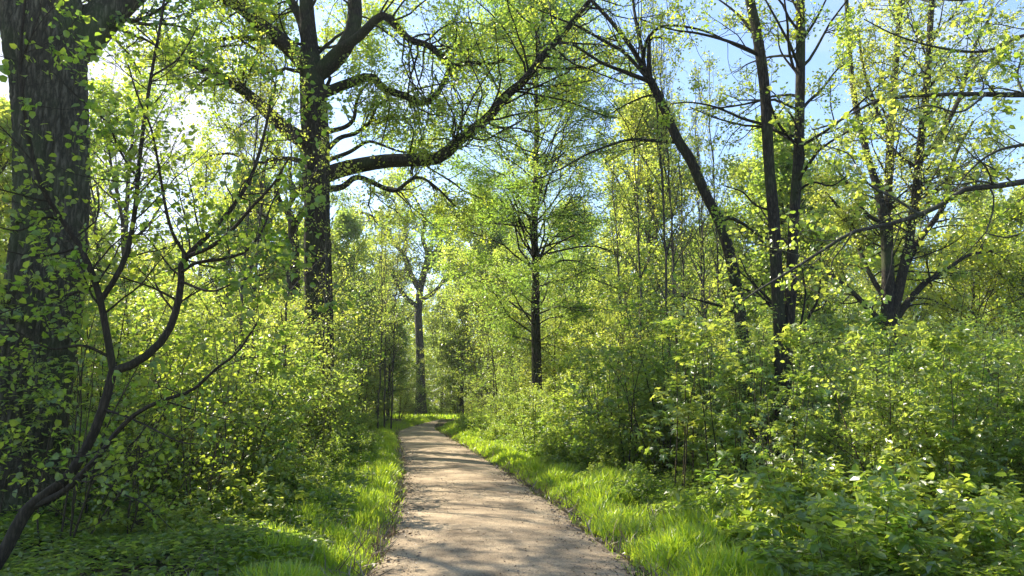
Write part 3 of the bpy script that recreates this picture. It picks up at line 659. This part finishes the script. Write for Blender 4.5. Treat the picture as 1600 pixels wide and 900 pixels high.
def bushy(name, cat, H, nst, seed, leafmat, bark, leafsize, tpl, spreadA=.35, sub1=8, sub2=4, leafper=4, flat=.55, len1=.45, r0=.012, u0=.15, wig=.06, up=.02, lsp=.03, stub=.06, dens=1.):
    """several thin stems from one base, with side twigs"""
    rng = np.random.default_rng(seed)
    a = rng.uniform(0, 2 * math.pi, nst); t = np.abs(rng.normal(0, spreadA, nst))
    dr = np.stack([np.cos(a) * t, np.sin(a) * t, np.ones(nst)], 1)
    st_ = np.stack([np.cos(a) * stub * nst ** .5, np.sin(a) * stub * nst ** .5, np.full(nst, -.03)], 1) * rng.uniform(.2, 1, (nst, 1)); st_[:, 2] = -.03
    L = H * rng.uniform(.6, 1.08, nst); L[0] = H
    S = wander(rng, st_, dr, L, 14, wig, up); R = (r0 * (L / H))[:, None] * np.linspace(1, .2, 14)[None]
    root = thing(name, (0, 0, 0), '', cat)
    B1, Q1 = spawn(rng, S, R, sub1, u0, 1., len1, 55, 12, .09, .01, 7, .5, 1 - flat * .7, .1, 3, .3, .6)
    B2, Q2 = spawn(rng, B1, Q1, sub2, .15, 1., .5, 45, 12, .09, 0, 4, .6, 1 - flat * .7, .05, 1, .4)
    for k in range(nst):
        g = Geo(); tubes(g, S[k:k + 1], R[k:k + 1], 6)
        a_, b_ = k * sub1, (k + 1) * sub1
        tubes(g, B1[a_:b_], np.maximum(Q1[a_:b_], r0 * .15), 4); tubes(g, B2[a_ * sub2:b_ * sub2], np.maximum(Q2[a_ * sub2:b_ * sub2], r0 * .1), 3)
        part(root, 'stem', g, bark, True)
    g = Geo(); v1 = rng.random(len(B1)); v2 = np.repeat(v1, sub2)
    k = rng.random(len(B2)) < dens
    leaf_on(rng, g, B2[k], leafper, leafsize, tpl, flat, lsp, .15, .5, -.12, v2[k])
    leaf_on(rng, g, B1, max(2, leafper // 2), leafsize, tpl, flat, lsp, .3, .35, -.12, v1)
    part(root, 'foliage', g, leafmat)
    return root

used = set()
def place(proto, loc, rz, sc, label, group):
    if proto.name not in used:
        used.add(proto.name); proto.location = loc; proto.rotation_euler = (0, 0, rz); proto.scale = sc if hasattr(sc, '__len__') else (sc,) * 3
        proto['label'] = label; proto['group'] = group; return proto
    return copy_thing(proto, loc, rz, sc, label, group)

def row(protos, spots, desc, group, rng, smin=.85, smax=1.2, suffix=''):
    """spots (x, y): labelled by their order from the camera on that side"""
    spots = sorted(spots, key=lambda p: p[1])
    kinds = {}
    for (x, y) in spots:
        i = rng.integers(len(protos)); pr = protos[i]
        s = rng.uniform(smin, smax); px = 800 + x / y * F
        H = max(abs(v) for c in pr.children if c.name.startswith('foliage') for v in (c.bound_box[1][2],))
        yc = np.interp(px, [0, 330, 400, 560, 640, 690, 760, 1050, 1130, 1600], [400, 420, 425, 395, 520, 500, 390, 420, 490, 485]) + rng.uniform(-35, 50)
        if y < 29.5 and abs(px - 838) < 1.5 / y * F: yc = max(yc, 590 + rng.uniform(-15, 30))
        if y < 15.8 and 1120 < px < 1270: yc = max(yc, 540 + rng.uniform(-20, 30))
        top = CAM_H + (622 - yc) / F * y
        s = min(s, max(top / H, .22))
        if pr.name.startswith('bramble') and y < 15: s = min(s, .55)
        z = float(hground(np.array(x), np.array(y)))
        rz = rng.uniform(0, 6.28); sz = s * rng.uniform(.9, 1.15)
        if abs(x) > .692 * y + 1.2: continue
        de = desc
        for nm, a_, b_ in (('elder', 'bushy hornbeam shrub with small leaves', 'elder shrub with broad bright leaves'), ('lime', 'tall pale green thicket', 'tall broad leaved lime thicket'),
                           ('field', 'tall pale green thicket', 'tall layered dark stemmed maple thicket')):
            if pr.name.startswith(nm): de = desc.replace(a_, b_)
        k = kinds.get(de, 0); kinds[de] = k + 1
        place(pr, (x, y, z - .02), rz, (s, s, sz), f'{de}, {ORD[min(k, len(ORD) - 1)]}{suffix}', group)

def scatter(rng, n, side, y0, y1, off0, off1, mind=.8, pw=1.0, avoid=()):
    pts = []; tries = 0
    while len(pts) < n and tries < n * 60:
        tries += 1
        y = y0 + (y1 - y0) * rng.random() ** pw; o = rng.uniform(off0, off1)
        x = xl(y) - o if side < 0 else xr(y) + o
        md = mind * (1 + y * .02)
        if abs(x) > .75 * y + 2.5: continue
        if all((x - a) ** 2 + (y - b) ** 2 > md * md for a, b in pts): pts.append((float(x), float(y)))
    return pts

# prototypes
maple = [bushy('maple_sapling', 'sapling', H, 3, 40 + i, L_MAPLE, M_STEM, .105, 'maple', .12, 15, 3, 4, .75, .24, .013, .2, .035, .02, .04, .12) for i, H in enumerate((2.6, 3.2, 2.2, 3.8))]
hornb = [bushy('hornbeam_shrub', 'shrub', H, 6, 60 + i, L_BEECH, M_STEM, .062, 'ellipse', .36, 17, 7, 7, .6, .42, .016, .04, .06, .02, .05, .10) for i, H in enumerate((2.8, 3.4, 2.4))] + [bushy('elder_shrub', 'shrub', 2.9, 5, 65, L_BRIGHT, M_STEM, .095, 'heart', .34, 11, 4, 4, .6, .42, .018, .08, .06, .02, .05, .12)]
tall = [bushy('hazel_thicket', 'shrub', H, 7, 80 + i, L_PALE, M_STEM, .085, 'rhomb', .27, 20, 8, 9, .6, .40, .028, .05, .05, .015, .09, .12) for i, H in enumerate((5.8, 7.2))] + [bushy('lime_thicket', 'shrub', 5.4, 4, 85, L_MAPLE, M_STEM, .12, 'heart', .22, 17, 6, 5, .7, .40, .035, .15, .05, .015, .09, .12), bushy('field_maple_thicket', 'shrub', 6.2, 5, 86, L_BEECH, M_BARK, .085, 'rhomb', .30, 18, 7, 6, .75, .46, .035, .15, .07, .01, .06, .14)]
bare = [bushy('thin_sapling', 'sapling', H, 2, 130 + i, L_MAPLE, M_BARK, .075, 'ellipse', .16, 9, 2, 2, .6, .22, .019, .3, .05, .01, .02, .10) for i, H in enumerate((3.4, 4.2, 2.8))]
bram = [bushy('bramble_bush', 'bush', H, 9, 90 + i, L_HERB, M_STEM, .07, 'ellipse', .75, 11, 5, 5, .6, .40, .007, .05, .10, -.03, .05, .12) for i, H in enumerate((1.2, 1.5, 1.0))]
hlow = [bushy('hazel_bush', 'bush', H, 6, 110 + i, L_HAZEL, M_STEM, .052, 'heart', .30, 11, 4, 3, .6, .42, .012, .1, .07, .015, .04, .12) for i, H in enumerate((2.6, 3.4))]
herb = [bushy('nettle_clump', 'plant', H, 12, 100 + i, L_BRIGHT, M_STEM, .085, 'ellipse', .45, 9, 2, 4, .75, .28, .005, .1, .05, .0, .02, .14) for i, H in enumerate((.75, .95, .65))]

rng = np.random.default_rng(77)
# right bank
row(herb, [p for p in scatter(rng, 60, 1, 6.2, 11, 1.5, 5.5, .4) if p[0] / p[1] > .32 or rng.random() < .2][:26], 'bright green nettle clump low on the right bank', 'nettle clumps on the right bank', rng, .8, 1.3)
row(bram, scatter(rng, 50, 1, 7.5, 40, 1.2, 3.8, .5), 'low bramble bush beside the right grass verge', 'bramble bushes on the right bank', rng, .6, 1.0)
row(maple, scatter(rng, 54, 1, 7.5, 26, 2.0, 9, .6), 'slender maple sapling with broad leaves on the right bank', 'maple saplings on the right bank', rng, .75, 1.1)
row(hornb, scatter(rng, 56, 1, 9, 48, 2.1, 9, .8), 'bushy hornbeam shrub with small leaves on the right bank', 'hornbeam shrubs on the right bank', rng, .75, 1.05)
row(tall, scatter(rng, 58, 1, 15, 60, 2.6, 18, 1.2, 1.3), 'tall pale green thicket on the right side of the wood', 'tall thickets on the right side', rng, .8, 1.4)
row(bare, scatter(rng, 44, 1, 8, 30, 1.5, 9, .6), 'thin dark stemmed sapling with few leaves on the right bank', 'thin saplings on the right bank', rng, .8, 1.2)
# left bank
row(bare, scatter(rng, 34, -1, 9, 32, 1.6, 9, .6), 'thin dark stemmed sapling with few leaves left of the path', 'thin saplings left of the path', rng, .8, 1.2)
row(herb, scatter(rng, 18, -1, 7, 14, 1.6, 5.5, .6), 'green nettle clump low in the shade left of the path', 'nettle clumps left of the path', rng, .5, .9)
row(bram, scatter(rng, 36, -1, 9, 40, 1.2, 3, .5), 'low bramble bush beside the left grass verge', 'bramble bushes left of the path', rng, .5, .9)
row(maple, scatter(rng, 24, -1, 8.5, 24, 2.4, 9, .8), 'slender maple sapling with broad leaves left of the path', 'maple saplings left of the path', rng, .7, 1.05)
row(hornb, scatter(rng, 54, -1, 10, 48, 1.9, 9, .8), 'bushy hornbeam shrub with small leaves left of the path', 'hornbeam shrubs left of the path', rng, .75, 1.05)
row(tall, scatter(rng, 56, -1, 14, 60, 2.2, 18, 1.2, 1.3), 'tall pale green thicket on the left side of the wood', 'tall thickets on the left side', rng, .8, 1.4)

def at_px(px, d): return (float((px - 800) / F * d), float(d))
far_end = [at_px(px, d) for px, d in [(600, 70), (630, 74), (560, 66), (690, 70), (715, 66), (740, 62), (660, 78), (585, 60), (760, 58), (540, 56), (700, 76), (640, 84)]]
row(tall, far_end, 'tall pale green thicket closing the far end of the path', 'thickets at the far end of the path', rng, .9, 1.3)
near_left = [at_px(px, d) for px, d in [(215, 8.6), (330, 9.5), (120, 8.0), (420, 11.5), (20, 8.8), (270, 11.5), (160, 12.5), (480, 14.5), (-60, 11), (370, 14)]]
row(hlow, near_left, 'dim leafy hazel bush in the shade left of the path', 'hazel bushes in the left foreground', rng, .8, 1.25)

# ------------------------------------------------------------------ background trees
bgt = [excurrent('woodland_tree', '', (0, 0), H, .26, 200 + i, mt, M_GREYBARK, .17, h0=h0, spreadR=sp, nl=56, flat=.45, leafper=8, sub1=10, sub2=6, ang=50, up=.02, wig=.05, lsp=.2, twig_r=.03, forks=fk, trunkS=10, dens=dn)
       for i, (H, h0, sp, fk, dn, mt) in enumerate([(17, .25, 5.0, 2, .8, L_PALE), (20, .3, 5.5, 3, .8, L_PALE), (14, .15, 4.2, 1, .85, L_BEECH), (18, .3, 5.5, 3, .35, L_OAK)])]
def bgplace(spots, desc, group, sm=(.85, 1.15), protos=bgt):
    spots = sorted(spots, key=lambda p: p[0] / p[1]); n_in = 0; n_out = 0
    for (x, y, *kk) in spots:
        pr = protos[kk[0]]; s = rng.uniform(*sm)
        if len(kk) > 1: s = kk[1]
        px = 800 + x / y * F
        if -60 < px < 1660:
            lab = f'{desc}, {"first" if n_in == 0 else ORD[n_in].split()[0]} from the left'; n_in += 1
        else:
            n_out += 1; lab = f'woodland tree just outside the {"left" if px < 0 else "right"} edge whose crown shades the wood, {ORD[n_out - 1]}'
        place(pr, (x, y, 0), rng.uniform(0, 6.28), s, lab, group)
sp = []
for (px, d, k, *sc_) in [(1300, 38, 0, .72), (1440, 44, 1, .6), (1640, 30, 0, .6), (1200, 46, 1), (1400, 50, 1, .8), (1560, 52, 0, .95), (1090, 55, 2), (1270, 60, 0, .85), (980, 52, 2), (900, 62, 0), (800, 72, 1), (1680, 40, 2, .8), (1000, 75, 3), (1150, 78, 0), (1350, 75, 1, .9), (1500, 70, 0, .95), (760, 84, 0), (1140, 42, 2), (1020, 40, 0), (1240, 33, 2), (752, 50, 2), (722, 47, 2, .52)]:
    p = W(px, 600, d); sp.append((p[0], p[1], k, *sc_))
bgplace(sp, 'pale green woodland tree behind the right bank', 'woodland trees beyond the right bank')
sp = []
for (px, d, k, *sc_) in [(-40, 30, 0), (60, 42, 1), (180, 36, 3), (300, 48, 3), (380, 40, 2), (430, 58, 2), (520, 62, 0), (575, 70, 2), (250, 62, 0), (120, 66, 1), (600, 82, 0), (690, 90, 1), (480, 80, 3), (350, 75, 0), (-80, 50, 0), (535, 50, 2), (608, 45, 2, .5), (455, 44, 2), (-520, 15, 0), (-640, 11, 0), (-330, 22, 1), (-420, 19, 1), (-720, 14, 1)]:
    p = W(px, 600, d); sp.append((p[0], p[1], k, *sc_))
bgplace(sp, 'pale green woodland tree behind the left thicket', 'woodland trees beyond the left thicket', (.75, 1.0))

p = W(1530, 600, 31)
excurrent('golden_tree', 'yellow leaved tree glowing behind the right bank', (p[0], 31.0), 8.0, .2, 260, L_GOLD, M_GREYBARK, .13, h0=.2, spreadR=4.2, nl=60, flat=.4, leafper=4, lsp=.22, twig_r=.012, ang=55, brk=.5)
lpoles = [(372, 13), (392, 14), (448, 15), (505, 19), (592, 34), (603, 35), (612, 36), (345, 17)]
# thin bare poles beside the leaning tree
poles = [(1045, 19), (1062, 20), (1078, 22), (1100, 21), (1108, 23), (1135, 22), (975, 24), (1000, 22)]
for k, (px, d) in enumerate(poles):
    p = W(px, 600, d)
    if k == 0:
        pole0 = excurrent('pole_tree', 'thin bare pole tree left of the leaning trunk, first from the right bank edge', (0, 0), 11.5, .05, 300, L_PALE, M_GREYBARK, .065, h0=.25, spreadR=2.0, nl=34, flat=.2, leafper=3, sub1=6, sub2=3, ang=30, up=.05, lsp=.04, twig_r=.008, trunkS=8, dens=.5)
rngp = np.random.default_rng(9)
for k, (px, d) in enumerate(sorted(poles)):
    p = W(px, 600, d)
    place(pole0, (p[0], p[1], 0), rngp.uniform(0, 6), (1, 1, rngp.uniform(.8, 1.15)), f'thin bare pole tree near the leaning trunk, {"first" if k == 0 else ORD[k].split()[0]} from the left', 'thin pole trees near the leaning trunk')
for k, (px, d) in enumerate(sorted(lpoles)):
    p = W(px, 600, d); s_ = .55 + .012 * d
    place(pole0, (p[0], p[1], 0), rngp.uniform(0, 6), (s_, s_, s_ * rngp.uniform(.8, 1.1)), f'thin dark stemmed young tree left of the path, {"first" if k == 0 else ORD[k].split()[0]} from the left', 'thin young trees left of the path')

# ------------------------------------------------------------------ far woodland mass
rng = np.random.default_rng(123)
g = Geo(); n_ = 150000
th = rng.uniform(-.9, .9, n_); rr_ = rng.uniform(88, 125, n_)
x = np.sin(th) * rr_; y = np.cos(th) * rr_
hmax = 15 + 3.5 * np.sin(th * 23) + 2 * np.sin(th * 57 + 1) + 1.5 * np.sin(th * 131)
z = hmax * rng.random(n_) ** .8
leaves(g, rng, np.stack([x, y, z], 1), rng.normal(0, 1, (n_, 3)), rng.uniform(.35, .7, n_), 'rhomb', .3)
th = rng.uniform(-.9, .9, 260); rr_ = rng.uniform(90, 130, 260); st_ = np.stack([np.sin(th) * rr_, np.cos(th) * rr_, np.zeros(260)], 1)
stuff('distant_woodland', g, L_PALE, 'stuff', False, 'pale green woodland closing the view beyond the trees', 'woodland')

# ------------------------------------------------------------------ grass, ground cover, litter, stones
def cover_pts(rng, n, side, y0, y1, o0, o1, pw=2.0, edge=0):
    y = y0 * (y1 / y0) ** rng.random(n) if pw else rng.uniform(y0, y1, n)
    o = o0 + (o1 - o0) * rng.random(n) ** (1.5 if edge else 1.)
    x = np.where(side < 0, xl(y) - o, xr(y) + o)
    return x, y
def clump(x, y, s=1.0): return .5 + .5 * np.sin(x * 2.1 * s + 1.7 * np.sin(y * 1.3 * s)) * np.sin(y * 1.9 * s + 1.2 * np.sin(x * 1.6 * s))

rng = np.random.default_rng(55)
g = Geo()
for side, n_, o1 in ((-1, 100000, 1.3), (1, 130000, 1.9)):
    side = float(side)
    x, y = cover_pts(rng, n_, side, 5.2, 58, -.03, o1, edge=1)
    off = np.where(side < 0, xl(y) - x, x - xr(y))
    w = np.minimum(1, .25 + 1.1 * clump(x, y)) * np.clip((off - .22 * clump(x + 5, y, 2.3)) / .18, .04, 1); k = rng.random(n_) < w; x, y = x[k], y[k]
    off = np.where(side < 0, xl(y) - x, x - xr(y))
    h = (.05 + .20 * clump(x, y, 1.7) ** 1.5 + .06 * rng.random(len(x))) * np.clip(.35 + off * 1.4, .25, 1)
    d_ = np.stack([rng.normal(0, .35, len(x)), rng.normal(0, .35, len(x)), np.ones(len(x))], 1)
    z = hground(x, y) 
    leaves(g, rng, np.stack([x, y, z], 1), d_, h * 1.2, 'grass', .1, np.clip(rng.normal(.5, .25, len(x)), 0, 1), 1.0 + y * .05 + .05 / h * .5)
stuff('grass', g, L_GRASS, 'stuff', False, 'bright green grass verges growing along both edges of the path', 'grass')

g = Geo()
for side, n_, o0, o1 in ((-1, 80000, .6, 9), (1, 70000, 1.1, 9)):
    x, y = cover_pts(rng, n_, float(side), 5.0, 45, o0, o1)
    k = rng.random(n_) < .25 + clump(x, y, .8); x, y = x[k], y[k]; m_ = len(x)
    hh = (.05 + .25 * clump(x, y, .6) * rng.random(m_) + .04) 
    for rep in range(3):
        a = rng.uniform(0, 6.28, m_); d_ = np.stack([np.cos(a), np.sin(a), rng.normal(0, .2, m_)], 1)
        leaves(g, rng, np.stack([x, y, hground(x, y) + hh], 1), d_, rng.uniform(.035, .07, m_) * (1 + y * .02), 'ellipse', .75)
stuff('ground_cover', g, L_HERB, 'stuff', False, 'low leafy herbs carpeting the forest floor under the shrubs', 'ground cover')

g = Geo(); n_ = 20000
side = rng.choice([-1., 1.], n_); x, y = cover_pts(rng, n_, side, 5.0, 30, -.35, .7, edge=1)
a = rng.uniform(0, 6.28, n_); d_ = np.stack([np.cos(a), np.sin(a), rng.normal(0, .25, n_)], 1)
k = rng.random(n_) < .15 + .85 * clump(x, y, 1.3) ** 1.5
leaves(g, rng, np.stack([x, y, hground(x, y) + .02], 1)[k], d_[k], rng.uniform(.015, .05, n_)[k], 'ellipse', .6)
n_ = 30000; x, y = cover_pts(rng, n_, rng.choice([-1., 1.], n_), 5.0, 30, .5, 7)
a = rng.uniform(0, 6.28, n_); d_ = np.stack([np.cos(a), np.sin(a), rng.normal(0, .25, n_)], 1)
leaves(g, rng, np.stack([x, y, hground(x, y) + .02], 1), d_, rng.uniform(.03, .07, n_), 'ellipse', .6)
stuff('leaf_litter', g, M_LITTER, 'stuff', False, 'dry brown leaves and bits scattered along the path edges', 'leaf litter')

g = Geo(); n_ = 9000
y = 5.0 * (22 / 5.0) ** rng.random(n_); t = rng.random(n_); x = xl(y) + (xr(y) - xl(y)) * t
s = .002 + .005 * rng.random(n_) ** 3
oc = np.array([[1, 0, 0], [0, 1, 0], [-1, 0, 0], [0, -1, 0], [0, 0, .7], [0, 0, -.7]]); fo = np.array([[0, 1, 4], [1, 2, 4], [2, 3, 4], [3, 0, 4], [1, 0, 5], [2, 1, 5], [3, 2, 5], [0, 3, 5]])
zc = .012 + .035 * (1 - (2 * t - 1) ** 2)
V = np.stack([x, y, zc + s * .3], 1)[:, None] + oc[None] * s[:, None, None] * rng.uniform(.7, 1.3, (n_, 6, 1))
g.add(V.reshape(-1, 3), (np.arange(n_)[:, None, None] * 6 + fo[None]).reshape(-1, 3))
stuff('gravel', g, M_GRAVEL, 'stuff', False, 'loose grit and small stones lying on the path', 'gravel')

# bits lying on the path
g = Geo(); n_ = 2600
y = 5.0 * (26 / 5.0) ** rng.random(n_); t = np.abs(rng.normal(0, .28, n_)); t = np.where(rng.random(n_) < .5, t, 1 - t); t = np.clip(t, 0, 1)
x = xl(y) + (xr(y) - xl(y)) * t; a = rng.uniform(0, 6.28, n_)
leaves(g, rng, np.stack([x, y, .02 + .035 * (1 - (2 * t - 1) ** 2)], 1), np.stack([np.cos(a), np.sin(a), rng.normal(0, .2, n_)], 1), rng.uniform(.008, .03, n_), 'ellipse', .7)
stuff('leaf_litter', g, M_LITTER, 'stuff', False, 'tiny dry leaf bits sprinkled thinly over the gravel path', 'leaf litter')
# fallen branches
for k, (px, py, L, az, r, lab) in enumerate([(120, 845, 1.3, .4, .022, 'fallen grey branch on the ground beside the crooked hazel base'), (455, 790, 1.0, 2.4, .012, 'thin fallen stick in the herbs left of the path'),
        (1090, 770, 1.2, 2.8, .014, 'thin fallen branch under the shrubs right of the grass verge'), (1260, 800, 1.5, .9, .018, 'bent fallen branch behind the bright nettles on the right bank'),
        (700, 745, .35, .3, .005, 'small twig lying on the gravel path'), (330, 760, 1.5, .2, .02, 'fallen branch in the shade under the left shrubs')]):
    b2 = G(px, py); z0 = float(hground(np.array(b2[0]), np.array(b2[1]))) + r + (.02 if lab.startswith('small') else 0)
    root = thing('fallen_branch', (b2[0], b2[1], 0), lab, 'branch', None)
    P = wander(rng, np.array([[b2[0], b2[1], z0]]), np.array([[math.cos(az), math.sin(az), .0]]), np.array([L]), 12, .12, 0); P[..., 2] = z0 + np.abs(P[..., 2] - z0) * (.1 if L < .5 else .8)
    Rr = r * np.linspace(1, .35, 12)[None]
    g = Geo(); tubes(g, P, Rr, 7); part(root, 'stick', g, M_TWIG, True)
    B, Q = spawn(rng, P, Rr, 4, .3, .95, .4, 45, 10, .12, .02, 6, .6, .3, .05, .6, .3)
    g = Geo(); tubes(g, B, Q, 5); part(root, 'side_twigs', g, M_TWIG, True)

g = Geo(); n_ = 9000; side = rng.choice([-1., 1.], n_)
x, y = cover_pts(rng, n_, side, 5.2, 45, .0, 1.6)
leaves(g, rng, np.stack([x, y, hground(x, y)], 1), np.stack([rng.normal(0, .8, n_), rng.normal(0, .8, n_), rng.uniform(.1, 1, n_)], 1), rng.uniform(.1, .3, n_), 'grass', .1, None, .8 + y * .04)
stuff('dry_grass', g, M_LITTER, 'stuff', False, 'pale dry straw mixed into the green grass of the verges', 'dry grass')

# green glade where the path turns out of sight
g = Geo(); n_ = 26000; x = rng.uniform(-14, 16, n_); y = rng.uniform(58.5, 84, n_)
k = (y > np.interp(x, LE[8:, 0], LE[8:, 1]) + .3) | (x < xl(y) - .2); x, y = x[k], y[k]; n_ = len(x)
leaves(g, rng, np.stack([x, y, np.zeros(n_)], 1), np.stack([rng.normal(0, .3, n_), rng.normal(0, .3, n_), np.ones(n_)], 1), rng.uniform(.15, .4, n_), 'grass', .1, None, 7.0)
stuff('grass', g, L_GRASS, 'stuff', False, 'sunny bright grass where the path turns out of sight', 'grass')
endb = [(float(x_), float(y_)) for x_, y_ in [(-7.5, 68), (-5.8, 70), (-4, 71.5), (-2, 73), (.5, 73.5), (3, 72.5), (5.5, 72), (8, 71), (1.5, 76), (-9.5, 66), (-3, 76), (5, 77)]]
for k, (x_, y_) in enumerate(sorted(endb, key=lambda p: p[1])):
    place(bram[k % 3], (x_, y_, 0), rng.uniform(0, 6), rng.uniform(1.3, 2.1), f'green bush at the sunny bend where the path disappears, {ORD[k]}', 'bushes at the bend of the path')

# thin scattering volume, added to lift the shadows in the distance
bpy.ops.mesh.primitive_cube_add(size=1, location=(0, 640, 21.5))
hz = bpy.context.object; hz.name = 'added_haze'; hz.data.name = 'added_haze'; hz['kind'] = 'stuff'
hz.scale = (1900, 1920, 45.0)
m, n, l = newmat('added_haze'); out = n.new('ShaderNodeOutputMaterial'); pv = n.new('ShaderNodeVolumePrincipled')
pv.inputs['Density'].default_value = .00045; pv.inputs['Color'].default_value = (.93, .95, .9, 1); pv.inputs['Anisotropy'].default_value = .3
l.new(pv.outputs[0], out.inputs['Volume']); hz.data.materials.append(m)
